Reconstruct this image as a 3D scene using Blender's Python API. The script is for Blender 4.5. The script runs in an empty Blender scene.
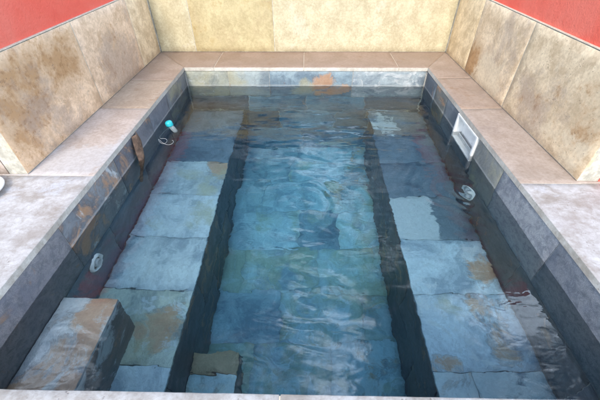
import bpy, bmesh, math, random
from mathutils import Vector, noise as mnoise
random.seed(7)
S = bpy.context.scene
COL = S.collection
rad = math.radians

# ------------------------------------------------------------------ helpers
def link(name, me, parent=None, mat=None):
    o = bpy.data.objects.new(name, me)
    COL.objects.link(o)
    if mat is not None:
        for m in (mat if isinstance(mat, (list, tuple)) else [mat]):
            me.materials.append(m)
    if parent is not None:
        o.parent = parent
        o.matrix_parent_inverse = parent.matrix_world.inverted()
    return o

def thing(name, label, cat, loc, group=None):
    o = bpy.data.objects.new(name, None)
    o.empty_display_size = .1
    COL.objects.link(o)
    o.location = loc
    o['label'] = label; o['category'] = cat
    if group: o['group'] = group
    bpy.context.view_layer.update()
    return o

def tag(o, label=None, cat=None, group=None, kind=None):
    for k, v in (('label', label), ('category', cat), ('group', group), ('kind', kind)):
        if v: o[k] = v
    return o

class MB:
    """collects pieces of one mesh, with a colour and a data attribute per piece"""
    def __init__(s):
        s.bm = bmesh.new()
        s.tint = s.bm.loops.layers.float_color.new('tint')
        s.dat = s.bm.loops.layers.float_color.new('tdat')
    def _paint(s, faces, tint, dat):
        t = (*tint, 1.0)
        for f in faces:
            for l in f.loops:
                l[s.tint] = t; l[s.dat] = dat
    def slab(s, c, n, thick, tint=(.4, .4, .4), rust=0, ochre=0, pale=0, gap=.002, cham=.002,
             relief=.0012, jit=.0012, cell=.045, seed=None, side=None, blot=()):
        """c: four corners counter-clockwise seen from outside, n: outward normal"""
        seed = random.random() if seed is None else seed
        c = [Vector(p) for p in c]; n = Vector(n).normalized()
        cen = sum(c, Vector()) / 4
        lu = max((c[1]-c[0]).length, (c[2]-c[3]).length); lv = max((c[3]-c[0]).length, (c[2]-c[1]).length)
        # inset for the joint
        c = [p + sum(((q-p).normalized()*gap for q in (c[i-1], c[(i+1) % 4])), Vector()) for i, p in enumerate(c)]
        nu = max(2, min(26, round(lu/cell))); nv = max(2, min(26, round(lv/cell)))
        def params(k, L):
            e = cham/L
            return [0.0, e] + [e + (1-2*e)*i/k for i in range(1, k)] + [1-e, 1.0]
        U, V = params(nu, lu), params(nv, lv)
        rows = []; uv = {}
        tilt = Vector((random.gauss(0, relief*.5), random.gauss(0, relief*.5), 0))
        for j, b in enumerate(V):
            row = []
            for i, a in enumerate(U):
                p = c[0]*(1-a)*(1-b) + c[1]*a*(1-b) + c[2]*a*b + c[3]*(1-a)*b
                q = p*9 + Vector((seed*91, seed*53, seed*17))
                h = mnoise.noise(q)*relief + mnoise.noise(q*3.1)*relief*.5
                edge = (i in (0, len(U)-1)) or (j in (0, len(V)-1))
                if edge:
                    w = mnoise.noise(p*22 + Vector((seed*31, 0, seed*77)))
                    p = p + (cen-p).normalized()*jit*(w+.25)
                    h -= cham*(.9 + .5*w)
                p = p + n*h
                vv = s.bm.verts.new(p); uv[vv] = (a, b); row.append(vv)
            rows.append(row)
        fs = []; sf = []
        for j in range(len(V)-1):
            for i in range(len(U)-1):
                f = s.bm.faces.new((rows[j][i], rows[j][i+1], rows[j+1][i+1], rows[j+1][i]))
                f.smooth = True; fs.append(f)
        ring = [rows[0][i] for i in range(len(U))] + [rows[j][-1] for j in range(1, len(V))] + \
               [rows[-1][i] for i in range(len(U)-2, -1, -1)] + [rows[j][0] for j in range(len(V)-2, 0, -1)]
        low = [s.bm.verts.new(v.co - n*(thick - cham)) for v in ring]
        m = len(ring)
        for k in range(m):
            f = s.bm.faces.new((ring[k], low[k], low[(k+1) % m], ring[(k+1) % m]))
            sf.append(f)
            e = s.bm.edges.get((ring[k], ring[(k+1) % m]))
            if e: e.smooth = False
        sf.append(s.bm.faces.new(list(reversed(low))))
        s._paint(fs, tint, (seed, rust, ochre, pale)); s._paint(sf, side or tint, (seed, rust*.3 if side else rust, 0 if side else ochre, pale))
        if blot:      # stains and pale patches that sit at a place of their own: (kind, u, v, radius, amount)
            for f in fs:
                for l in f.loops:
                    a, b = uv[l.vert]; d = [seed, rust, ochre, pale]
                    for (kd, bu, bv, br, am) in blot:
                        q = math.hypot((a-bu)*lu, (b-bv)*lv)/br
                        if q < 1: d[kd] += am*(1-q*q)
                    l[s.dat] = d
    def box(s, x0, x1, y0, y1, z0, z1, tint=(.4, .4, .4), dat=(.3, 0, 0, 0), bev=0):
        vs = [s.bm.verts.new((x, y, z)) for z in (z0, z1) for y in (y0, y1) for x in (x0, x1)]
        q = [(0, 2, 3, 1), (4, 5, 7, 6), (0, 1, 5, 4), (2, 6, 7, 3), (0, 4, 6, 2), (1, 3, 7, 5)]
        fs = [s.bm.faces.new([vs[i] for i in k]) for k in q]
        if bev:
            es = list({e for f in fs for e in f.edges})
            r = bmesh.ops.bevel(s.bm, geom=es, offset=bev, segments=2, affect='EDGES', profile=.6)
            fs = list({f for v in r['verts'] for f in v.link_faces} | {f for f in fs if f.is_valid})
        s._paint(fs, tint, dat)
        return fs
    def ringlathe(s, origin, axis, prof, seg=40, tint=(.8, .8, .8)):
        """lathe of profile (radius, height) about axis through origin"""
        a = Vector(axis).normalized()
        u = a.orthogonal().normalized(); v = a.cross(u)
        R = []
        for r, h in prof:
            R.append([s.bm.verts.new(Vector(origin)+a*h+(u*math.cos(t)+v*math.sin(t))*max(r, 1e-5))
                      for t in [2*math.pi*k/seg for k in range(seg)]])
        fs = []
        for A, B in zip(R[:-1], R[1:]):
            for k in range(seg):
                f = s.bm.faces.new((A[k], A[(k+1) % seg], B[(k+1) % seg], B[k])); f.smooth = True; fs.append(f)
        s._paint(fs, tint, (.5, 0, 0, 0))
    def tube(s, pts, r, seg=8, tint=(.8, .8, .8)):
        pts = [Vector(p) for p in pts]; R = []
        for i, p in enumerate(pts):
            d = (pts[min(i+1, len(pts)-1)]-pts[max(i-1, 0)]).normalized()
            u = d.cross(Vector((0.13, .2, 1))).normalized(); v = d.cross(u)
            R.append([s.bm.verts.new(p+(u*math.cos(t)+v*math.sin(t))*r) for t in [2*math.pi*k/seg for k in range(seg)]])
        fs = []
        for A, B in zip(R[:-1], R[1:]):
            for k in range(seg):
                f = s.bm.faces.new((A[k], A[(k+1) % seg], B[(k+1) % seg], B[k])); f.smooth = True; fs.append(f)
        fs += [s.bm.faces.new(list(reversed(R[0]))), s.bm.faces.new(R[-1])]
        s._paint(fs, tint, (.5, 0, 0, 0))
    def build(s, name, mat, parent=None, label=None):
        bmesh.ops.recalc_face_normals(s.bm, faces=s.bm.faces)
        me = bpy.data.meshes.new(name); s.bm.to_mesh(me); s.bm.free()
        o = link(name, me, parent, mat)
        if label: o['label'] = label
        return o

# ------------------------------------------------------------------ node helpers
class NT:
    def __init__(s, name):
        s.m = bpy.data.materials.new(name); s.m.use_nodes = True
        s.t = s.m.node_tree; s.t.nodes.clear()
        s.out = s.n('ShaderNodeOutputMaterial')
    def n(s, kind, **kw):
        d = s.t.nodes.new(kind)
        for k, v in kw.items(): setattr(d, k, v)
        return d
    def l(s, a, b): s.t.links.new(a, b)
    def set(s, sock, v):
        if isinstance(v, bpy.types.NodeSocket): s.l(v, sock)
        else: sock.default_value = v
    def noise(s, vec, scale, detail=4, rough=.55, dist=0.0):
        d = s.n('ShaderNodeTexNoise'); s.l(vec, d.inputs['Vector'])
        d.inputs['Scale'].default_value = scale; d.inputs['Detail'].default_value = detail
        d.inputs['Roughness'].default_value = rough; d.inputs['Distortion'].default_value = dist
        return d.outputs['Fac']
    def math(s, op, a, b=0.0, c=0.0, clamp=False):
        d = s.n('ShaderNodeMath', operation=op, use_clamp=clamp)
        s.set(d.inputs[0], a); s.set(d.inputs[1], b)
        if op in ('MULTIPLY_ADD', 'SMOOTH_MIN'): s.set(d.inputs[2], c)
        return d.outputs[0]
    def ramp(s, v, lo, hi, a=0.0, b=1.0):
        d = s.n('ShaderNodeMapRange', interpolation_type='SMOOTHSTEP', clamp=True)
        s.set(d.inputs['Value'], v); s.set(d.inputs['From Min'], lo); s.set(d.inputs['From Max'], hi)
        s.set(d.inputs['To Min'], a); s.set(d.inputs['To Max'], b)
        return d.outputs['Result']
    def mix(s, f, a, b, mode='MIX'):
        d = s.n('ShaderNodeMix', data_type='RGBA', blend_type=mode)
        s.set(d.inputs[0], f)
        for sk, v in ((d.inputs[6], a), (d.inputs[7], b)):
            if isinstance(v, tuple): v = (*v[:3], 1.0)
            s.set(sk, v)
        return d.outputs[2]
    def attr(s, name):
        return s.n('ShaderNodeAttribute', attribute_name=name)
    def vadd(s, a, b):
        d = s.n('ShaderNodeVectorMath', operation='ADD'); s.set(d.inputs[0], a); s.set(d.inputs[1], b); return d.outputs[0]
    def vmul(s, a, b):
        d = s.n('ShaderNodeVectorMath', operation='MULTIPLY'); s.set(d.inputs[0], a); s.set(d.inputs[1], b); return d.outputs[0]
    def bump(s, h, strength, dist):
        d = s.n('ShaderNodeBump'); d.inputs['Strength'].default_value = strength; d.inputs['Distance'].default_value = dist
        s.l(h, d.inputs['Height']); return d.outputs['Normal']
    def principled(s, col, rough, normal=None, **kw):
        p = s.n('ShaderNodeBsdfPrincipled')
        s.set(p.inputs['Base Color'], (*col, 1.0) if isinstance(col, tuple) else col)
        s.set(p.inputs['Roughness'], rough)
        if normal: s.l(normal, p.inputs['Normal'])
        for k, v in kw.items(): s.set(p.inputs[k], v)
        s.l(p.outputs[0], s.out.inputs[0]); return p
    def seeded(s):
        """object position shifted by the piece's own seed, plus the piece's data"""
        g = s.n('ShaderNodeNewGeometry')
        d = s.attr('tdat'); sp = s.n('ShaderNodeSeparateColor'); s.l(d.outputs['Color'], sp.inputs[0])
        c = s.n('ShaderNodeCombineXYZ')
        s.l(s.math('MULTIPLY', sp.outputs[0], 61.0), c.inputs[0]); s.l(s.math('MULTIPLY', sp.outputs[0], 37.0), c.inputs[1])
        s.l(s.math('MULTIPLY', sp.outputs[0], 83.0), c.inputs[2])
        return s.vadd(g.outputs['Position'], c.outputs[0]), sp.outputs[0], sp.outputs[1], sp.outputs[2], d.outputs['Alpha']

# ------------------------------------------------------------------ materials
def mat_slate():
    t = NT('slate'); P, seed, rust, ochre, pale = t.seeded()
    tint = t.attr('tint').outputs['Color']
    n1 = t.noise(P, 3.0, 8, .66, .6); n2 = t.noise(P, 11, 8, .70, .4); n3 = t.noise(P, 60, 5, .75)
    col = t.mix(t.ramp(n1, .42, .62), tint, t.mix(1.0, tint, (.52, .56, .62), 'MULTIPLY'))
    col = t.mix(t.ramp(n2, .45, .75, 0, .55), col, t.mix(1.0, tint, (1.35, 1.35, 1.32), 'MULTIPLY'))
    # riven layers: darker contour lines
    lay = t.math('SINE', t.math('MULTIPLY', n1, 46.0))
    col = t.mix(t.ramp(lay, .8, 1.0, 0, .28), col, t.mix(1.0, tint, (.5, .5, .52), 'MULTIPLY'))
    r1 = t.noise(t.vadd(P, (11.3, 4.1, 7.7)), 4.2, 9, .68, .7)
    thr = t.math('SUBTRACT', .70, t.math('MULTIPLY', rust, .54))
    rm = t.ramp(r1, t.math('SUBTRACT', thr, .01), t.math('ADD', thr, .11))
    rc = t.mix(n2, (.42, .19, .085), (.56, .35, .19))
    col = t.mix(t.math('MULTIPLY', rm, .8), col, rc)
    edge = t.ramp(t.math('ABSOLUTE', t.math('SUBTRACT', r1, t.math('ADD', thr, .02))), 0.0, .03, .3, 0)
    col = t.mix(t.math('MULTIPLY', edge, t.ramp(rust, 0.02, .2)), col, (.07, .05, .045))
    o1 = t.noise(t.vadd(P, (3.9, 14.1, 21.7)), 3.4, 8, .66, .6)
    thr2 = t.math('SUBTRACT', .70, t.math('MULTIPLY', ochre, .50))
    col = t.mix(t.math('MULTIPLY', t.ramp(o1, t.math('SUBTRACT', thr2, .03), t.math('ADD', thr2, .18)), .7), col, t.mix(n2, (.36, .33, .19), (.46, .43, .30)))
    p1 = t.noise(t.vadd(P, (31.9, 1.1, 2.7)), 4.2, 7, .68, 1.5)
    thr3 = t.math('SUBTRACT', .70, t.math('MULTIPLY', pale, .42))
    col = t.mix(t.math('MULTIPLY', t.ramp(p1, thr3, t.math('ADD', thr3, .1)), .75), col, (.60, .63, .64))
    col = t.mix(t.ramp(n3, .3, .75, .0, .35), col, t.mix(1.0, col, (.55, .55, .56), 'MULTIPLY'))
    zz = t.n('ShaderNodeSeparateXYZ'); t.l(t.n('ShaderNodeNewGeometry').outputs['Position'], zz.inputs[0])
    tide = t.ramp(t.math('ABSOLUTE', t.math('SUBTRACT', t.math('ADD', zz.outputs[2], t.math('MULTIPLY', n2, .012)), -.174)), .003, .010, .4, 0)
    col = t.mix(tide, col, (.42, .43, .42))
    h = t.math('ADD', t.math('MULTIPLY', n1, 1.2), t.math('ADD', t.math('MULTIPLY', n2, .6), t.math('MULTIPLY', n3, .14)))
    t.principled(col, t.ramp(n2, .3, .7, .38, .62), t.bump(h, .9, .015))
    return t.m

def mat_granite():
    t = NT('speckled_slate'); P, seed, rust, ochre, pale = t.seeded()
    tint = t.attr('tint').outputs['Color']
    n1 = t.noise(P, 3, 8, .7, .5); n3 = t.noise(P, 260, 3, .7); n4 = t.noise(P, 26, 8, .78, .5)
    col = t.mix(t.ramp(n3, .4, .62), t.mix(1.0, tint, (.78, .8, .84), 'MULTIPLY'), t.mix(1.0, tint, (1.18, 1.18, 1.16), 'MULTIPLY'))
    col = t.mix(t.ramp(n4, .42, .64, 0, .8), col, t.mix(1.0, tint, (.42, .45, .5), 'MULTIPLY'))
    thr = t.math('SUBTRACT', .70, t.math('MULTIPLY', rust, .42))
    r1 = t.noise(t.vadd(P, (1.3, 4.1, 7.7)), 5, 6, .65, 1.0)
    col = t.mix(t.math('MULTIPLY', t.ramp(r1, thr, t.math('ADD', thr, .1)), .75), col, (.30, .17, .09))
    col = t.mix(t.ramp(n1, .48, .66, 0, .5), col, (.10, .115, .16))
    h = t.math('ADD', n4, t.math('MULTIPLY', n3, .5))
    t.principled(col, .55, t.bump(h, .6, .006))
    return t.m

def mat_stone(name, brown, dark, pit=1.0, streak=(1, 1, 1), rough=(.35, .6), dusty=None, bump=.5, palec=(.76, .64, .46), amt=.85, con=1.0):
    """travertine-like stone: clouded, veined, pitted"""
    t = NT(name); P, seed, b_amt, o_amt, pale = t.seeded()
    tint = t.attr('tint').outputs['Color']
    Q = t.vmul(P, streak)
    n1 = t.noise(Q, 2.1, 8, .68, .35); n2 = t.noise(Q, 8, 8, .74, .25); n3 = t.noise(P, 45, 5, .7); n4 = t.noise(P, 150, 2, .6)
    col = t.mix(t.ramp(n2, .36, .64), t.mix(1.0, tint, tuple(1-con*x for x in (.26, .31, .36)), 'MULTIPLY'), t.mix(1.0, tint, tuple(1+con*x for x in (.14, .15, .16)), 'MULTIPLY'))
    thr = t.math('SUBTRACT', .68, t.math('MULTIPLY', b_amt, .42))
    bm_ = t.ramp(t.math('ADD', t.math('MULTIPLY', n1, .5), t.math('MULTIPLY', n2, .5)), thr, t.math('ADD', thr, .12))
    col = t.mix(t.math('MULTIPLY', bm_, amt), col, t.mix(t.ramp(n3, .3, .7), brown, t.mix(1.0, (*brown, 1), (.7, .66, .6), 'MULTIPLY')))
    d1 = t.noise(t.vadd(Q, (8.8, 2.2, 31.1)), 2.9, 9, .76, .25)
    thr2 = t.math('SUBTRACT', .68, t.math('MULTIPLY', o_amt, .42))
    col = t.mix(t.math('MULTIPLY', t.ramp(d1, thr2, t.math('ADD', thr2, .16)), .62), col, dark)
    p1 = t.noise(t.vadd(Q, (5.8, 12.2, 3.1)), 1.7, 8, .72, .3)
    thr3 = t.math('SUBTRACT', .70, t.math('MULTIPLY', pale, .42))
    col = t.mix(t.math('MULTIPLY', t.ramp(p1, thr3, t.math('ADD', thr3, .06)), .75), col, palec)
    gr = t.ramp(t.noise(P, 26, 6, .75, .2), .50, .62)
    col = t.mix(t.math('MULTIPLY', t.math('MULTIPLY', gr, bm_), .6*amt), col, t.mix(1.0, (*brown, 1), (.50, .42, .36), 'MULTIPLY'))
    # fine veins
    vein = t.math('ABSOLUTE', t.math('SUBTRACT', t.noise(t.vadd(Q, (2, 9, 4)), 3.4, 6, .6, 1.4), .5))
    col = t.mix(t.ramp(vein, .0, .012, .22, 0), col, t.mix(1.0, tint, (.62, .52, .42), 'MULTIPLY'))
    col = t.mix(t.ramp(n3, .36, .62, .36, 0), col, t.mix(1.0, col, (.62, .56, .50), 'MULTIPLY'))
    # pits
    v = t.n('ShaderNodeTexVoronoi', feature='F1'); t.l(t.vadd(P, t.vmul(t.n('ShaderNodeNewGeometry').outputs['Position'], (.0, .0, .0))), v.inputs['Vector'])
    v.inputs['Scale'].default_value = 75
    pm = t.math('MULTIPLY', t.ramp(v.outputs['Distance'], .12, .30, 1, 0), t.ramp(t.noise(P, 14, 8, .8), .53, .60))
    pm = t.math('MULTIPLY', pm, pit)
    col = t.mix(t.math('MULTIPLY', pm, .75), col, (.13, .09, .06))
    if dusty:
        col = t.mix(t.ramp(t.noise(P, 5.5, 7, .7, .6), .42, .62, 0, .55), col, dusty)
    h = t.math('SUBTRACT', t.math('ADD', t.math('MULTIPLY', n2, .5), t.math('MULTIPLY', n3, .25)), t.math('MULTIPLY', pm, .8))
    h = t.math('ADD', h, t.math('MULTIPLY', n4, .1))
    t.principled(col, t.ramp(n2, .3, .7, rough[0], rough[1]), t.bump(h, bump, .006))
    return t.m

def mat_stucco(name, base, faded, deep):
    t = NT(name); g = t.n('ShaderNodeNewGeometry').outputs['Position']
    n1 = t.noise(g, 1.4, 6, .6, .6); n2 = t.noise(g, 6, 6, .7); n3 = t.noise(g, 90, 4, .7)
    col = t.mix(t.ramp(n1, .42, .68, 0, .7), base, faded)
    col = t.mix(t.ramp(n2, .5, .72, 0, .45), col, deep)
    sm = t.noise(t.vmul(g, (3, 3, 1.2)), 4, 7, .75, 1.5)
    col = t.mix(t.ramp(sm, .64, .74, 0, .3), col, (.62, .42, .40))
    t.principled(col, .8, t.bump(t.math('ADD', n3, t.math('MULTIPLY', n2, 2.5)), .6, .012))
    return t.m

def mat_plain(name, col, rough=.5, nscale=12, amp=.15, **kw):
    t = NT(name); g = t.n('ShaderNodeNewGeometry').outputs['Position']
    n = t.noise(g, nscale, 6, .65)
    c = t.mix(t.ramp(n, .35, .7), (*[x*(1-amp) for x in col], 1), (*[min(1, x*(1+amp*.6)) for x in col], 1))
    t.principled(c, rough, t.bump(n, .2, .002), **kw)
    return t.m

def mat_water():
    t = NT('pool_water')
    g = t.n('ShaderNodeNewGeometry').outputs['Position']
    n = t.noise(t.vmul(g, (1, 2.2, 1)), 9, 1.5, .45, .5)
    n = t.math('ADD', n, t.math('MULTIPLY', t.noise(t.vmul(g, (1, 1.5, 1)), 24, 1, .5, .6), .22))
    p = t.principled((1, 1, 1), 0.0, t.bump(n, .25, .008), **{'Transmission Weight': 1.0, 'IOR': 1.333})
    v = t.n('ShaderNodeVolumeAbsorption')
    v.inputs['Color'].default_value = (.22, .80, .965, 1); v.inputs['Density'].default_value = .52
    t.l(v.outputs[0], t.out.inputs['Volume'])
    return t.m

SLATE = mat_slate(); GRAN = mat_granite()
TRAV = mat_stone('brown_travertine', (.52, .29, .12), (.42, .33, .27), 1.0, (1, 1, 1))
CREAM = mat_stone('cream_travertine', (.50, .36, .15), (.46, .37, .22), .5, (1, 1, .8), palec=(.64, .60, .46), amt=.75, con=.6)
COPE = mat_stone('coping_stone', (.32, .21, .13), (.28, .22, .19), .35, (.8, .8, 1), (.4, .65), palec=(.50, .48, .48), con=.55)
PALE = mat_stone('pale_coping_stone', (.50, .45, .43), (.45, .42, .44), .55, (.9, 1.2, 1), (.5, .75), bump=.6, palec=(.50, .505, .545))
RED = mat_stucco('red_stucco', (.82, .125, .08), (.82, .21, .15), (.72, .08, .05))
PLASTER = mat_plain('cream_plaster', (.54, .51, .43), .85, 22, .35)
GROUT = mat_plain('grout', (.44, .43, .40), .9, 40, .25)
GROUND = mat_plain('ground_paving', (.46, .43, .40), .85, 3, .3)
MORTAR = mat_plain('pale_mortar', (.64, .56, .45), .85, 60, .2)
WHITE = mat_plain('white_plastic', (.86, .86, .84), .35, 20, .08)
NOZ = mat_plain('grey_white_plastic', (.55, .57, .58), .4, 20, .1)
WATER = mat_water()
TEAL = mat_plain('teal_plastic', (.03, .50, .56), .35, 30, .06)
CLEAR = NT('clear_plastic'); CLEAR.principled((.85, .88, .88), .25, None, **{'Transmission Weight': .35, 'IOR': 1.46}); CLEAR = CLEAR.m
CORD = mat_plain('white_cord', (.55, .57, .57), .8, 200, .2)
LEAFM = mat_plain('dry_leaf', (.17, .105, .07), .8, 30, .5)
BOWL = mat_plain('pale_ceramic', (.60, .58, .55), .5, 10, .1)

# ------------------------------------------------------------------ dimensions (metres; z = 0 is the coping top)
XL, XR, YF, YB = -1.195, 1.165, .372, 3.239
OL, OR, OB = -1.573, 1.4755, 3.71
ZC, ZW = -.036, -.188
ZB, ZF = -.793, -1.57
BL, BR = -.668, .640
ER, EL = 1.45, 1.475
WT = .583
TX0, TX1, TY0, TY1 = XL-.008, XR+.008, YF-.008, YB+.008      # faces of the wall tiles

pool = thing('plunge_pool', 'slate tiled plunge pool with underwater benches, full of blue water', 'plunge pool', (0, 1.8, -1.7))

# palette for slate
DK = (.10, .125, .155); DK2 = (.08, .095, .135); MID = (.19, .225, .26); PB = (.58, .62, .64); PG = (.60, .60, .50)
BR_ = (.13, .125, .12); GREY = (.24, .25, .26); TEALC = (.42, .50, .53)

# ---- shell behind the tiles
m = MB(); w = .26
for a in [(TX0-w, TX0-.0045, TY0-w, TY1+w, -1.9, ZC-.011)]: m.box(*a)
m.box(TX1+.004, TX1+w, TY0-w, 1.962, -1.9, ZC-.01)
m.box(TX1+.004, TX1+w, 2.378, TY1+w, -1.9, ZC-.01)
m.box(TX1+.004, TX1+w, 1.962, 2.378, -1.9, -.285)
m.box(TX0-.004, TX1+.004, TY1+.004, TY1+w, -1.9, ZC-.01)
m.box(TX0-.004, TX1+.004, TY0-w, TY0-.004, -1.9, ZC-.01)
m.box(TX0-.004, TX1+.004, TY0-.004, TY1+.004, -1.9, ZF-.005)
m.build('shell', GROUT, pool)

def wall_x(m, x, s, ys, z0, z1, cols, kw=None):
    """tiles on a wall facing s*X"""
    for i, (a, b) in enumerate(zip(ys[:-1], ys[1:])):
        c = [(x, a, z0), (x, b, z0), (x, b, z1), (x, a, z1)] if s > 0 else [(x, b, z0), (x, a, z0), (x, a, z1), (x, b, z1)]
        m.slab(c, (s, 0, 0), .02, **cols[i % len(cols)])
def wall_y(m, y, s, xs, z0, z1, cols):
    for i, (a, b) in enumerate(zip(xs[:-1], xs[1:])):
        c = [(b, y, z0), (a, y, z0), (a, y, z1), (b, y, z1)] if s > 0 else [(a, y, z0), (b, y, z0), (b, y, z1), (a, y, z1)]
        m.slab(c, (0, s, 0), .02, **cols[i % len(cols)])
def T(tint, rust=0., ochre=0., pale=0., seed=None, blot=()): return dict(tint=tint, rust=rust, ochre=ochre, pale=pale, seed=seed, blot=blot)

Z2 = -.447
# left wall
m = MB()
wall_x(m, TX0, 1, [1.10, 1.70, 2.30, 2.70, 3.24], Z2, ZC, [T(GREY, .35, 0, .35), T((.20, .20, .22), .3), T((.19, .20, .23), .1), T(GREY, .2, .35)])
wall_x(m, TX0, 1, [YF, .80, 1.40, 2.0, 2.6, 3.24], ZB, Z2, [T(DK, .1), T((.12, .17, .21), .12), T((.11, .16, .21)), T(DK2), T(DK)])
wl = m.build('wall', SLATE, pool)
m = MB()
wall_x(m, TX0, 1, [YF, 1.10], Z2, ZC, [T((.23, .22, .225), .3)])
g = m.build('wall_tile', GRAN, wl, 'speckled dark tile at the near end of the left wall')
# right wall
m = MB()
wall_x(m, TX1, -1, [1.61, 1.965], Z2, ZC, [T((.25, .26, .25), .15, .42)])
wall_x(m, TX1, -1, [1.965, 2.375], Z2, -.282, [T(DK, .2)])
wall_x(m, TX1, -1, [2.375, 2.64, 2.93, 3.24], Z2, ZC, [T((.19, .22, .25), 0, .2), T((.22, .23, .22), .3, .35), T((.17, .20, .23), .15)])
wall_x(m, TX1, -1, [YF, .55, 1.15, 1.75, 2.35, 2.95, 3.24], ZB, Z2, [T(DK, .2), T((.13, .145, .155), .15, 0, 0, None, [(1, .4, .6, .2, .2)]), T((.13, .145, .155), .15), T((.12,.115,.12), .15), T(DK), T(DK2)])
wr = m.build('wall', SLATE, pool)
m = MB()
wall_x(m, TX1, -1, [YF, 1.04, 1.61], Z2, ZC, [T((.24, .25, .27), 0), T((.36, .37, .385), .1)])
m.build('wall_tile', GRAN, wr, 'speckled grey tiles at the near end of the right wall')
# back wall
m = MB()
wall_y(m, TY1, -1, [XL, -.78, -.37, .453, XR], Z2, ZC,
       [T((.40, .42, .36), .05, .55, .3, .11), T((.36, .42, .43), .15, .4, .2, .52), T((.29, .38, .43), .14, .15, 0, .33, [(1, .72, .5, .24, .55), (2, .45, .4, .22, .5), (1, .95, .5, .10, .5)]), T((.34, .40, .43), 0, .12, .5, .84)])
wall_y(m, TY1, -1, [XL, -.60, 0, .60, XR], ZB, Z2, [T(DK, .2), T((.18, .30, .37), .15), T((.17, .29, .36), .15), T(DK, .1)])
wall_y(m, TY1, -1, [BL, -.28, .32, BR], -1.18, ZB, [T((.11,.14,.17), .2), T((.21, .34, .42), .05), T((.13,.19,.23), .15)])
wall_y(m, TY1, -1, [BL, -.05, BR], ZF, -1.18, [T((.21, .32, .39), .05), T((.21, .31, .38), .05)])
m.build('wall', SLATE, pool)
# front wall
m = MB()
wall_y(m, TY0, 1, [XL, -.6, 0, .6, XR], Z2, ZC, [T(MID, .3), T(GREY, .2), T(MID)])
wall_y(m, TY0, 1, [XL, -.9, -.3, .3, .9, XR], ZB, Z2, [T(DK, .3), T(MID, .2)])
wall_y(m, TY0, 1, [BL, -.05, BR], ZF, ZB, [T(DK, .3), T(MID, .2)])
m.build('wall', SLATE, pool)

# ---- floor
m = MB()
ys = [YF, .69, 1.09, 1.49, 1.89, 2.29, 2.69, 3.0, YB]
xr = [[BL, -.25, .35, BR], [BL, -.35, .18, BR], [BL, -.18, .44, BR], [BL, -.5, .11, BR], [BL, -.06, .30, BR], [BL, -.40, .20, BR], [BL, -.18, .42, BR], [BL, -.1, .5, BR]]
def W(k, a): k['tint'] = tuple(min(.7, (.45*c + .55*m_)*f) for c, m_, f in zip(k['tint'], (.47, .52, .55), (1.16, 1.10, 1.06))); k['ochre'] += a; return k
fc = [[T(PG, .2, .3, .5), T(PB, .2, .3, .7), T(PB, .35, .2, .7)],
      [T(PG, .2, .5, .3), T(PB, .1, .3, .5), T(TEALC, .3, .3, .6)],
      [T((.30, .34, .38), .0, .0), T(PB, .1, .4, .4), T((.42, .46, .45), .3, .4, .2)],
      [T((.48, .53, .51), .05, .5), T((.48, .54, .56), .05, .4, .2), T((.46, .51, .50), .3, .4)],
      [T(PB, .05, .2), T((.02, .06, .12), 0, .1), T(PB, .1, .3, .3)],  # very dark middle tile paints in the dark swirl of a ripple
      [T((.48, .54, .55), .05, .2), T((.50, .57, .60), 0, .1), T((.46, .50, .49), .3, .3)],
      [T((.24, .28, .32), .1), T((.48, .56, .60), 0, .1), T((.32, .37, .37), .35)],
      [T((.2, .25, .29), .1), T((.30, .38, .42), .1), T((.26, .29, .29), .4)]]
for j, (a, b) in enumerate(zip(ys[:-1], ys[1:])):
    xs = xr[j]
    for i, (c, d) in enumerate(zip(xs[:-1], xs[1:])):
        W(fc[j][i], .12 + .12*random.random())
        m.slab([(c, a, ZF), (d, a, ZF), (d, b, ZF), (c, b, ZF)], (0, 0, 1), .02, gap=.0004, cham=.0008, jit=.0006, **fc[j][i])
m.build('floor', SLATE, pool)

# ---- benches
def bench(x_in, x_wall, s, tops, label):
    m = MB()
    lo, hi = min(x_in, x_wall), max(x_in, x_wall)
    core = (lo if s > 0 else lo+.021, hi-.021 if s > 0 else hi, YF, YB, ZF-.02, ZB-.021)
    m.box(*core, tint=(.15, .14, .13))
    yy = [YF, .69, 1.12, 1.52, 1.95, 2.36, 2.77, YB]
    for i, (a, b) in enumerate(zip(yy[:-1], yy[1:])):
        for (u, v, kw) in tops[i]:
            x0 = lo + (hi-lo)*u; x1 = lo + (hi-lo)*v
            m.slab([(x0, a, ZB), (x1, a, ZB), (x1, b, ZB), (x0, b, ZB)], (0, 0, 1), .02, relief=.0035, jit=.002, gap=.001, cham=.0016, **kw)
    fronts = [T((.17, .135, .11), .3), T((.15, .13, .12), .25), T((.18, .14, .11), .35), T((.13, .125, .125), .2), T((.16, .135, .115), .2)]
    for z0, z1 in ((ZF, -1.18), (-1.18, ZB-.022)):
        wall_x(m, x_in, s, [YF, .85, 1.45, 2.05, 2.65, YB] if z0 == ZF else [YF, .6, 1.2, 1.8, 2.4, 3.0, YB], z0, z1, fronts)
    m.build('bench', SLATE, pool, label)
bench(BL, XL-.006, 1, [  # pale tints partly stand in for sky reflected on the water
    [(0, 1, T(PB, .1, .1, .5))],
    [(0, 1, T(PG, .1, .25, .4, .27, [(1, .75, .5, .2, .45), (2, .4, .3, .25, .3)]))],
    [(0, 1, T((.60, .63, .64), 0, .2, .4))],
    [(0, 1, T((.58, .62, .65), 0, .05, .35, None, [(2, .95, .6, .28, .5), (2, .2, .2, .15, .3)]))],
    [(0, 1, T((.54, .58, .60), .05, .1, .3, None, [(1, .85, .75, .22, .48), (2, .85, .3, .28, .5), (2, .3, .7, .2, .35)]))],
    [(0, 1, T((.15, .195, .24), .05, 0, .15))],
    [(0, 1, T((.19, .22, .25), .15))]], 'slate bench with slabs tinted pale blue, partly for reflected sky, under the leaf and thermometer')
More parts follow.
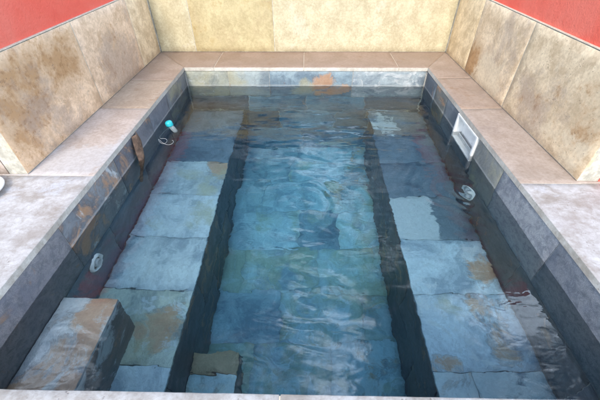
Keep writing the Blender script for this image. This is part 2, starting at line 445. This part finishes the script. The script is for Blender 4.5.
bench(BR, XR+.006, -1, [  # near slabs and ragged pale patches: sky reflection partly painted into the slate
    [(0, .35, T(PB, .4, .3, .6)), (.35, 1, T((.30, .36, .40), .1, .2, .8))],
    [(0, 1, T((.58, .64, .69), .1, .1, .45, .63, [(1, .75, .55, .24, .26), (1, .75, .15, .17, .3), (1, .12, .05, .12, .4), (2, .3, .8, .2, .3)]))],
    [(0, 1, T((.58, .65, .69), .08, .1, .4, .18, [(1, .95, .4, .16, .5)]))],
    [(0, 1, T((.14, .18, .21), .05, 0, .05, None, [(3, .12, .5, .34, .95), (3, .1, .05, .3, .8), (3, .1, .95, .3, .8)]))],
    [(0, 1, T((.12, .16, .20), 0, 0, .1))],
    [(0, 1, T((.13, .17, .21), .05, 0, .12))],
    [(0, 1, T((.17, .20, .22), .1, 0, .1, None, [(3, .25, .45, .27, .75)]))]], 'slate bench with dark slabs at the skimmer end and rust-stained slabs nearer, paled partly by painted sky reflection')

# ---- steps
def step(x0, x1, y1, z0, z1, top, side, front, label):
    m = MB()
    m.box(x0, x1-.021, YF, y1-.021, z0-.01, z1-.021, tint=(.15, .14, .13))
    for (a, b, kw) in top:
        m.slab([(x0, a, z1), (x1, a, z1), (x1, b, z1), (x0, b, z1)], (0, 0, 1), .02, relief=.003, jit=.0025, **kw)
    wall_x(m, x1-.001, 1, [YF, y1-.001], z0, z1-.022, [side])
    wall_y(m, y1-.001, 1, [x0, x1-.022], z0, z1-.022, [front])
    m.build('step', SLATE, pool, label)
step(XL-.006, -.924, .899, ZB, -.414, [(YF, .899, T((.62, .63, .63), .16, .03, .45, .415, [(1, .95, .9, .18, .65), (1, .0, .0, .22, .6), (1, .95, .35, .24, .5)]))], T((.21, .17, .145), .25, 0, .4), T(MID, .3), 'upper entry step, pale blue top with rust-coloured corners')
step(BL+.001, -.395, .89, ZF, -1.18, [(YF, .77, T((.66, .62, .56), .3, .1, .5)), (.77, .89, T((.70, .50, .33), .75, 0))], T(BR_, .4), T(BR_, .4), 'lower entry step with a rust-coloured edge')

# ---- coping
def cope(c, mat, label=None, **kw):
    m = MB(); dz = random.uniform(-.0008, .0008)
    m.slab([(x, y, dz) for x, y in c], (0, 0, 1), -ZC, cham=.0035, relief=.0006, jit=.0012, gap=.0017, side=kw.pop('side', EDGE), **kw)
    return m.build('coping_slab', mat, pool, label)
PK = (.365, .28, .225); PK2 = (.33, .245, .19); PK3 = (.40, .325, .275)
ol, orr, ob = OL-.27, OR+.222, OB+.336
EDGE = (.56, .53, .48); WE = (.66, .64, .58)
cope([(XL, YB), (-.905, YB), (-.905, ob), (ol, ob)], COPE, side=WE, tint=PK2, rust=.35, ochre=.2)
cope([(-.905, YB), (-.03, YB), (-.03, ob), (-.905, ob)], COPE, side=WE, tint=(.325, .235, .18), rust=.4, ochre=.15)
cope([(-.03, YB), (.887, YB), (.887, ob), (-.03, ob)], COPE, side=WE, tint=(.33, .24, .185), rust=.35, ochre=.2)
cope([(.887, YB), (XR, YB), (orr, ob), (.887, ob)], COPE, side=WE, tint=PK2, rust=.35, ochre=.2)
cope([(ol, 2.905), (XL, 2.905), (XL, YB), (ol, ob)], COPE, tint=PK, rust=.3, ochre=.2)
cope([(ol, 2.335), (XL, 2.335), (XL, 2.905), (ol, 2.905)], COPE, tint=(.40, .32, .25), rust=.35, ochre=.3)
cope([(ol, 1.47), (XL, 1.47), (XL, 2.335), (ol, 2.335)], COPE, tint=(.47, .40, .36), rust=.2, ochre=.3, blot=[(3, .5, 0, .45, .9), (3, 1, .3, .4, .5)])
cope([(XR, 2.965), (orr, 2.99), (orr, ob), (XR, YB)], COPE, tint=PK, rust=.3, ochre=.3)
cope([(XR, 2.345), (orr, 2.37), (orr, 2.99), (XR, 2.965)], COPE, tint=PK, rust=.4, ochre=.3)
cope([(XR, 1.433), (orr, 1.437), (orr, 2.37), (XR, 2.345)], COPE, tint=PK3, rust=.2, ochre=.4)
LV = (.45, .43, .425)
cope([(-2.35, YF), (XL, YF), (XL, 1.47), (-2.35, 1.47)], PALE, 'wide pale lavender slab beside the near left of the pool', tint=LV, rust=.22, ochre=.3, pale=.3)
cope([(XR, YF), (2.3, YF), (2.3, 1.433), (XR, 1.433)], PALE, 'wide pale lavender slab beside the near right of the pool', tint=LV, rust=.2, ochre=.3, pale=.3)
for a, b in ((-2.35, -.95), (-.95, -.073), (-.073, .8), (.8, 2.3)):
    cope([(a, -.25), (b, -.25), (b, YF), (a, YF)], PALE, 'pale slab along the near end of the pool', tint=(.48, .46, .44), rust=.2, ochre=.2, pale=.3)

m = MB(); zt, zb = -.0042, -.030
m.box(OL-.02, XL-.006, YF+.01, OB+.02, zb, zt); m.box(XR+.006, OR+.02, YF+.01, OB+.02, zb, zt)
m.box(XL-.0062, XR+.0062, YB+.006, OB+.02, zb, zt); m.box(-2.3, 2.2, -.2, YF-.006, zb, zt)
m.build('mortar_bed', MORTAR, pool)

# ---- skimmer in the right wall
fx = TX1-.001
m = MB()
y0, y1, z0, z1 = 1.985, 2.36, -.280, -.040; t_ = .022; p = .010
m.box(fx-p, fx+.012, y0, y0+t_, z0, z1, bev=.003)
m.box(fx-p, fx+.012, y1-t_, y1, z0, z1, bev=.003)
m.box(fx-p+.001, fx+.011, y0+t_-.002, y1-t_+.002, z1-.016, z1-.001, bev=.003)
m.box(fx-p+.001, fx+.011, y0+t_-.002, y1-t_+.002, z0+.001, z0+t_, bev=.003)
sk = m.build('skimmer', WHITE, pool, 'white skimmer opening in the right wall at water level')
m = MB()
d = .065
m.box(fx+.011, fx+d, y0+.004, y0+t_-.004, z0+.004, z1-.003)
m.box(fx+.011, fx+d, y1-t_+.004, y1-.004, z0+.004, z1-.003)
m.box(fx+.011, fx+d, y0+t_-.004, y1-t_+.004, z0+.003, z0+.018)
m.box(fx+.011, fx+d, y0+t_-.004, y1-t_+.004, z1-.012, z1-.004)
m.box(fx+d-.012, fx+d+.004, y0+.002, y1-.002, z0+.002, z1-.002)
m.build('throat', WHITE, sk)
m = MB()
fs = m.box(fx+.03, fx+.040, y0+t_+.006, y1-t_-.006, z0+.02, -.205, bev=.002)
for k in range(3):
    yy = y0+t_+.06+k*.11
    m.box(fx+.027, fx+.0305, yy, yy+.012, z0+.03, -.215)
m.build('weir_flap', WHITE, sk)

# ---- return inlets
def inlet(x, y, z, s, R):
    m = MB()
    m.ringlathe((x, y, z), (s, 0, 0), [(R, 0), (R, .008), (R*.95, .014), (R*.80, .015), (R*.74, .008), (R*.72, -.006), (R*.56, -.006), (R*.54, .002)])
    o = m.build('return_inlet', WHITE, pool, 'round white water inlet in the %s pool wall' % ('left' if s > 0 else 'right'))
    m = MB()
    m.ringlathe((x, y, z), (s, 0, 0), [(R*.50, .004), (R*.48, .016), (R*.38, .022), (R*.26, .022), (R*.22, .014), (R*.12, .012), (0, .012)])
    m.build('nozzle', NOZ, o)
inlet(TX0+.001, 1.172, -.535, 1, .062)
inlet(TX1-.001, 1.845, -.605, -1, .082)

# ------------------------------------------------------------------ water
nx, ny = 260, 330
wx0, wx1, wy0, wy1 = XL-.018, 1.36, YF-.018, YB+.018
def wave(x, y):
    h = 0
    wob = mnoise.noise(Vector((x*4, y*4, 11)))*.06 + mnoise.noise(Vector((x*9, y*9, 5)))*.025
    r = math.hypot(x+.03, y-1.46) + wob
    h += .0006*(.8+.7*mnoise.noise(Vector((x*3, y*3, 2))))*math.sin(2*math.pi*r/.085 - 1.0)*math.exp(-(r/.40)**2)
    r2 = math.hypot(x-.98, y-1.58) + wob
    h += .0010*math.sin(2*math.pi*r2/.085)*math.exp(-(r2/.30)**2)
    r3 = math.hypot(x+.95, y-1.15)
    h += .0003*math.sin(2*math.pi*r3/.09)*math.exp(-(r3/.3)**2)
    calm = .28 + .80*min(1, max(0, (x+.80)/.4)) - .25*min(1, max(0, (x-.55)/.4))
    wv = mnoise.noise(Vector((x*3.2, y*5.0, 1.3)))*.0028 + mnoise.noise(Vector((x*8+4, y*12, 7.7)))*.0013 + mnoise.noise(Vector((x*19, y*26, 3.1)))*.0003
    near = 1 + .9*max(0, 1-abs(y-.75)/.4)*max(0, 1-abs(x)/.6)
    back = .6 + .8*min(1, max(0, (y-1.9)/.5))
    cen = math.exp(-((x/.5)**2 + ((y-1.5)/.6)**2))
    wv += cen*(mnoise.noise(Vector((x*13, y*17, 9.1)))*.0012 + mnoise.noise(Vector((x*26, y*32, 4.4)))*.0004)
    stk = max(0, 1-abs(y-.72)/.42)*max(0, 1-abs(x+.0)/.75)
    wv += stk*(mnoise.noise(Vector((x*3+y*2, y*13+x*2, 6.2)))*.0030 + mnoise.noise(Vector((x*6, y*21+x*4, 8.8)))*.0006)
    wv += min(1, max(0, (y-1.7)/.6))*(mnoise.noise(Vector((x*7, y*24, 14.2)))*.0007 + mnoise.noise(Vector((x*15, y*44, 19)))*.0003)
    return h*1.9 + wv*calm*near*1.9*back
verts = []
for j in range(ny+1):
    for i in range(nx+1):
        x = wx0+(wx1-wx0)*i/nx; y = wy0+(wy1-wy0)*j/ny
        verts.append((x, y, ZW+wave(x, y)))
faces = [(j*(nx+1)+i, j*(nx+1)+i+1, (j+1)*(nx+1)+i+1, (j+1)*(nx+1)+i) for j in range(ny) for i in range(nx)]
ring = [i for i in range(nx+1)] + [j*(nx+1)+nx for j in range(1, ny+1)] + [ny*(nx+1)+i for i in range(nx-1, -1, -1)] + [j*(nx+1) for j in range(ny-1, 0, -1)]
base = len(verts)
for k in ring: verts.append((verts[k][0], verts[k][1], ZF-.012))
L = len(ring)
for k in range(L): faces.append((ring[k], base+k, base+(k+1) % L, ring[(k+1) % L]))
faces.append(tuple(base+k for k in range(L-1, -1, -1)))
me = bpy.data.meshes.new('water'); me.from_pydata(verts, [], faces); me.update()
for f in me.polygons[:nx*ny]: f.use_smooth = True
o = link('water', me, None, WATER)
tag(o, 'rippled clear blue water filling the slate pool', 'water', kind='structure')

# ------------------------------------------------------------------ walls round the pool
def slabpart(c, n, mat, parent, label=None, **kw):
    m = MB(); m.slab(c, n, .02, cham=.003, relief=.0008, jit=.0012, gap=.0028, cell=.06, **kw)
    return m.build('stone_slab', mat, parent, label)
HT = .84
# left
wal = thing('red_stucco_wall', 'red stucco wall on the left with brown-blotched stone slabs along its foot, by the thermometer', 'wall', (OL-.1, 2.6, 0), 'walls round the pool')
m = MB(); m.box(OL-.105, OL-.0025, EL+.003, OB+.2, .003, WT-.002); m.build('masonry', PLASTER, wal)
m = MB(); m.box(OL-.0195, OL-.001, EL+.002, OB, WT+.0005, WT+.006, bev=.002); m.build('trim', MORTAR, wal)
m = MB(); m.box(OL-.26, OL-.019, EL, OB+.26, WT, HT); m.box(OL-.26, OL-.106, EL+.021, OB+.26, .002, WT-.002); m.build('stucco', RED, wal)
def lx(a, b, **kw): slabpart([(OL, a, .002), (OL, b, .002), (OL, b, WT), (OL, a, WT)], (1, 0, 0), TRAV, wal, **kw)
lx(EL, 2.39, tint=(.84, .62, .42), rust=.26, ochre=.25, pale=.15, seed=.37, blot=[(1, .35, .45, .6, .24), (1, .15, .55, .3, .14), (1, .8, .7, .25, .2), (2, .35, .3, .4, .3)])
lx(2.39, 3.24, tint=(.80, .60, .42), rust=.2, ochre=.35, pale=.1, seed=.71, blot=[(1, .5, .4, .45, .28), (2, .55, .3, .35, .4)])
lx(3.24, OB-.021, tint=(.78, .63, .42), rust=.25, ochre=.15, seed=.12)
slabpart([(OL-.26, EL, .002), (OL-.108, EL, .002), (OL-.108, EL, WT), (OL-.26, EL, WT)], (0, -1, 0), TRAV, wal, tint=(.50, .41, .35), rust=.2, ochre=.2)
# right
war = thing('red_stucco_wall', 'red stucco wall on the right, above the skimmer, with cream and brown stone slabs along its foot', 'wall', (OR+.1, 2.6, 0), 'walls round the pool')
m = MB(); m.box(OR+.0025, OR+.115, ER+.003, OB+.2, .003, WT-.002); m.build('masonry', PLASTER, war)
m = MB(); m.box(OR+.001, OR+.0195, ER+.002, OB, WT+.0005, WT+.006, bev=.002); m.build('trim', MORTAR, war)
m = MB(); m.box(OR+.019, OR+.215, ER, OB+.26, WT, HT); m.box(OR+.116, OR+.215, ER, OB+.26, .002, WT-.002); m.build('stucco', RED, war)
def rx(a, b, **kw): slabpart([(OR, b, .002), (OR, a, .002), (OR, a, WT), (OR, b, WT)], (-1, 0, 0), TRAV, war, **kw)
rx(ER, 2.374, tint=(.80, .65, .45), rust=.22, ochre=.3, pale=.1, seed=.55, blot=[(1, .72, .52, .36, .38), (3, .75, .1, .36, .6), (2, .35, .3, .35, .4), (3, .3, .75, .3, .3), (1, .2, .25, .25, .3)])
rx(2.374, 3.16, tint=(.78, .62, .43), rust=.22, ochre=.35, pale=.1, seed=.23, blot=[(3, .5, .15, .36, .6), (1, .1, .3, .3, .4), (2, .7, .6, .4, .4)])
rx(3.16, OB-.021, tint=(.76, .61, .39), rust=.3, ochre=.2, seed=.91)
# back
wab = thing('stone_clad_wall', 'low wall across the far end of the pool faced with large cream stone slabs', 'wall', (0, OB+.1, 0), 'walls round the pool')
m = MB(); m.box(OL+.002, OR-.002, OB+.0025, OB+.19, .003, WT-.002); m.build('masonry', PLASTER, wab)
m = MB(); m.box(OL+.001, OR-.001, OB+.001, OB+.0185, WT+.0005, WT+.006, bev=.002); m.build('trim', MORTAR, wab)
m = MB(); m.box(OL-.018, OR+.018, OB+.019, OB+.25, WT, WT+.06, bev=.006); m.build('wall_top', MORTAR, wab)
def by(a, b, **kw): slabpart([(a, OB, .002), (b, OB, .002), (b, OB, WT), (a, OB, WT)], (0, -1, 0), CREAM, wab, **kw)
by(OL+.001, -1.19, tint=(.61, .56, .38), rust=.05, ochre=.1, pale=.2, seed=.31)
by(-1.19, -.344, tint=(.55, .48, .28), rust=.36, ochre=.4, seed=.44)
by(-.344, OR-.001, tint=(.60, .55, .38), rust=.2, ochre=.15, pale=.3, seed=.66)

# ------------------------------------------------------------------ ground
a, b, c, d = TX0-.24, TX1+.24, TY0-.24, TY1+.24; G = 60; z = ZC-.008
me = bpy.data.meshes.new('ground')
me.from_pydata([(-G, -G, z), (G, -G, z), (G, G, z), (-G, G, z), (a, c, z), (b, c, z), (b, d, z), (a, d, z)], [],
               [(0, 1, 5, 4), (1, 2, 6, 5), (2, 3, 7, 6), (3, 0, 4, 7)])
tag(link('ground', me, None, GROUND), 'pale paving round the pool', 'ground', kind='structure')

# ------------------------------------------------------------------ loose things
# floating thermometer
th = thing('pool_thermometer', 'floating pool thermometer with teal cap and clear tube by the left wall', 'thermometer', (-1.115, 2.42, ZW))
ax = Vector((-.30, .05, 1)).normalized()
m = MB(); m.ringlathe((-1.115, 2.42, ZW-.012), ax, [(0, 0), (.025, 0), (.029, .006), (.030, .03), (.027, .041), (.018, .049), (0, .050)], 24)
m.build('cap', TEAL, th)
m = MB(); m.ringlathe((-1.115, 2.42, ZW-.012), ax, [(0, -.002), (.021, -.002), (.021, -.10), (.017, -.118), (.008, -.126), (0, -.127)], 20)
m.build('tube', CLEAR, th)
m = MB()
pts = []
for k in range(60):
    u = k/59
    pts.append((-1.12+.075*u+.05*math.sin(u*9), 2.17+.035*math.sin(u*13+1)-.03*u, ZW+.002+wave(-1.1, 2.2)))
m.tube([(-1.118, 2.415, ZW-.03), (-1.15, 2.36, ZW-.05), (-1.15, 2.26, ZW-.03)] + pts, .0010, 6)
m.build('cord', CORD, th)

# dry leaf hanging down the left wall
m = MB(); N = 26; A = Vector((TX0+.018, 1.985, -.030)); B = Vector((TX0+.034, 1.84, -.43))
rows = []
for i in range(N+1):
    u = i/N; c0 = A.lerp(B, u) + Vector((.022*math.sin(u*3.0), .012*math.sin(u*5+.5), 0))
    wd = (.098*(1-u)**.8*(.6+.4*math.sin(min(1, u*5)*math.pi/2)) + .003)
    row = []
    for k in range(7):
        s_ = k/3-1
        fold = -.016*(1-abs(s_))*(1-u*.6) + .003*math.sin(u*11+s_*2) + .004*mnoise.noise(Vector((u*9, s_*3, 2)))
        row.append((c0.x - fold - .006*abs(s_), c0.y + s_*wd*.62 + .004*mnoise.noise(Vector((u*7, s_, 5))), c0.z + .006*mnoise.noise(Vector((s_*4, u*5, 1)))))
    rows.append(row)
fr = [[m.bm.verts.new(p) for p in r] for r in rows]
bk = [[m.bm.verts.new((p[0]-.0022, p[1], p[2])) for p in r] for r in rows]
fs = []
for i in range(N):
    for k in range(6):
        fs.append(m.bm.faces.new((fr[i][k], fr[i][k+1], fr[i+1][k+1], fr[i+1][k])))
        fs.append(m.bm.faces.new((bk[i][k], bk[i+1][k], bk[i+1][k+1], bk[i][k+1])))
    for k in (0, 6):
        fs.append(m.bm.faces.new((fr[i][k], fr[i+1][k], bk[i+1][k], bk[i][k])))
for i in (0, N):
    for k in range(6): fs.append(m.bm.faces.new((fr[i][k], bk[i][k], bk[i][k+1], fr[i][k+1])))
for f in fs: f.smooth = True
tag(m.build('dry_leaf', LEAFM), 'long brown shrivelled leaf hanging from under the left coping into the water', 'leaf')

# round dish cut by the left edge
m = MB(); R = .15; cx, cy = -1.742, 1.285
m.ringlathe((cx, cy, .0015), (0, 0, 1), [(0, 0), (R*.70, 0), (R*.74, .002), (R*.95, .018), (R, .024), (R, .028), (R*.97, .030), (R*.93, .025), (R*.7, .010), (0, .008)], 56)
tag(m.build('round_dish', BOWL), 'shallow pale round dish on the slab at the end of the left wall', 'dish')

# ------------------------------------------------------------------ light
SUN_EL, SUN_AZ = 42, 192     # azimuth: direction the light comes from, clockwise from +Y
w_ = bpy.data.worlds.new('World'); S.world = w_; w_.use_nodes = True
nt = w_.node_tree; nt.nodes.clear()
def nn(k, **kw):
    d = nt.nodes.new(k)
    for a_, b_ in kw.items(): setattr(d, a_, b_)
    return d
sky = nn('ShaderNodeTexSky', sky_type='NISHITA', sun_disc=False)
sky.sun_elevation = rad(SUN_EL); sky.sun_rotation = rad(SUN_AZ); sky.air_density = 1.0; sky.dust_density = 1.5
tc = nn('ShaderNodeTexCoord')
no = nn('ShaderNodeTexNoise'); no.inputs['Scale'].default_value = 2.3; no.inputs['Detail'].default_value = 9; no.inputs['Roughness'].default_value = .58; no.inputs['Distortion'].default_value = .4
mp = nn('ShaderNodeMapping'); mp.inputs['Location'].default_value = (-.29, .02, -.03)
nt.links.new(tc.outputs['Generated'], mp.inputs['Vector']); nt.links.new(mp.outputs[0], no.inputs['Vector'])
mr = nn('ShaderNodeMapRange', interpolation_type='SMOOTHSTEP'); mr.inputs['From Min'].default_value = .50; mr.inputs['From Max'].default_value = .62
nt.links.new(no.outputs['Fac'], mr.inputs['Value'])
mx = nn('ShaderNodeMix', data_type='RGBA'); nt.links.new(mr.outputs['Result'], mx.inputs[0])
nt.links.new(sky.outputs[0], mx.inputs[6]); 
cc = nn('ShaderNodeMapRange', interpolation_type='SMOOTHSTEP'); cc.inputs['From Min'].default_value = .55; cc.inputs['From Max'].default_value = .72
cc.inputs['To Min'].default_value = 9; cc.inputs['To Max'].default_value = 40
nt.links.new(no.outputs['Fac'], cc.inputs['Value'])
cl = nn('ShaderNodeMix', data_type='RGBA', blend_type='MULTIPLY'); cl.inputs[0].default_value = 1
cl.inputs[6].default_value = (.81, .95, 1.15, 1); nt.links.new(cc.outputs['Result'], cl.inputs[7]); nt.links.new(cl.outputs[2], mx.inputs[7])
bg = nn('ShaderNodeBackground'); bg.inputs['Strength'].default_value = .15
nt.links.new(mx.outputs[2], bg.inputs['Color'])
wo = nn('ShaderNodeOutputWorld'); nt.links.new(bg.outputs[0], wo.inputs['Surface'])

sl = bpy.data.lights.new('sun', 'SUN'); sl.energy = 1.5; sl.angle = rad(14); sl.color = (1.0, .88, .70)
so = bpy.data.objects.new('sun', sl); COL.objects.link(so)
az, el = rad(SUN_AZ), rad(SUN_EL)
dirv = Vector((math.sin(az)*math.cos(el), math.cos(az)*math.cos(el), math.sin(el)))
so.rotation_euler = dirv.to_track_quat('Z', 'Y').to_euler(); so.location = dirv*8

# ------------------------------------------------------------------ camera
cam = bpy.data.cameras.new('camera'); cam.sensor_width = 36; cam.lens = 328.37/600*36; cam.clip_start = .02; cam.clip_end = 300
co = bpy.data.objects.new('camera', cam); COL.objects.link(co)
pit, yaw, roll = .7114, -.0226, -.0061
fw = Vector((math.sin(yaw)*math.cos(pit), math.cos(yaw)*math.cos(pit), -math.sin(pit)))
rt = Vector((math.cos(yaw), -math.sin(yaw), 0)); up = rt.cross(fw)
r2 = rt*math.cos(roll)+up*math.sin(roll); u2 = up*math.cos(roll)-rt*math.sin(roll)
from mathutils import Matrix
M = Matrix((r2, u2, -fw)).transposed().to_4x4(); M.translation = (0, 0, 1.1)
co.matrix_world = M
S.camera = co

S.view_settings.view_transform = 'Standard'; S.view_settings.look = 'None'
S.view_settings.gamma = 1; S.view_settings.use_curve_mapping = False
S.view_settings.exposure = 0.87
cy_ = S.cycles
cy_.use_denoising = True
cy_.caustics_refractive = True; cy_.caustics_reflective = True
cy_.max_bounces = 12; cy_.diffuse_bounces = 4; cy_.glossy_bounces = 4; cy_.transmission_bounces = 8; cy_.transparent_max_bounces = 8
cy_.blur_glossy = .3; cy_.sample_clamp_indirect = 4.0
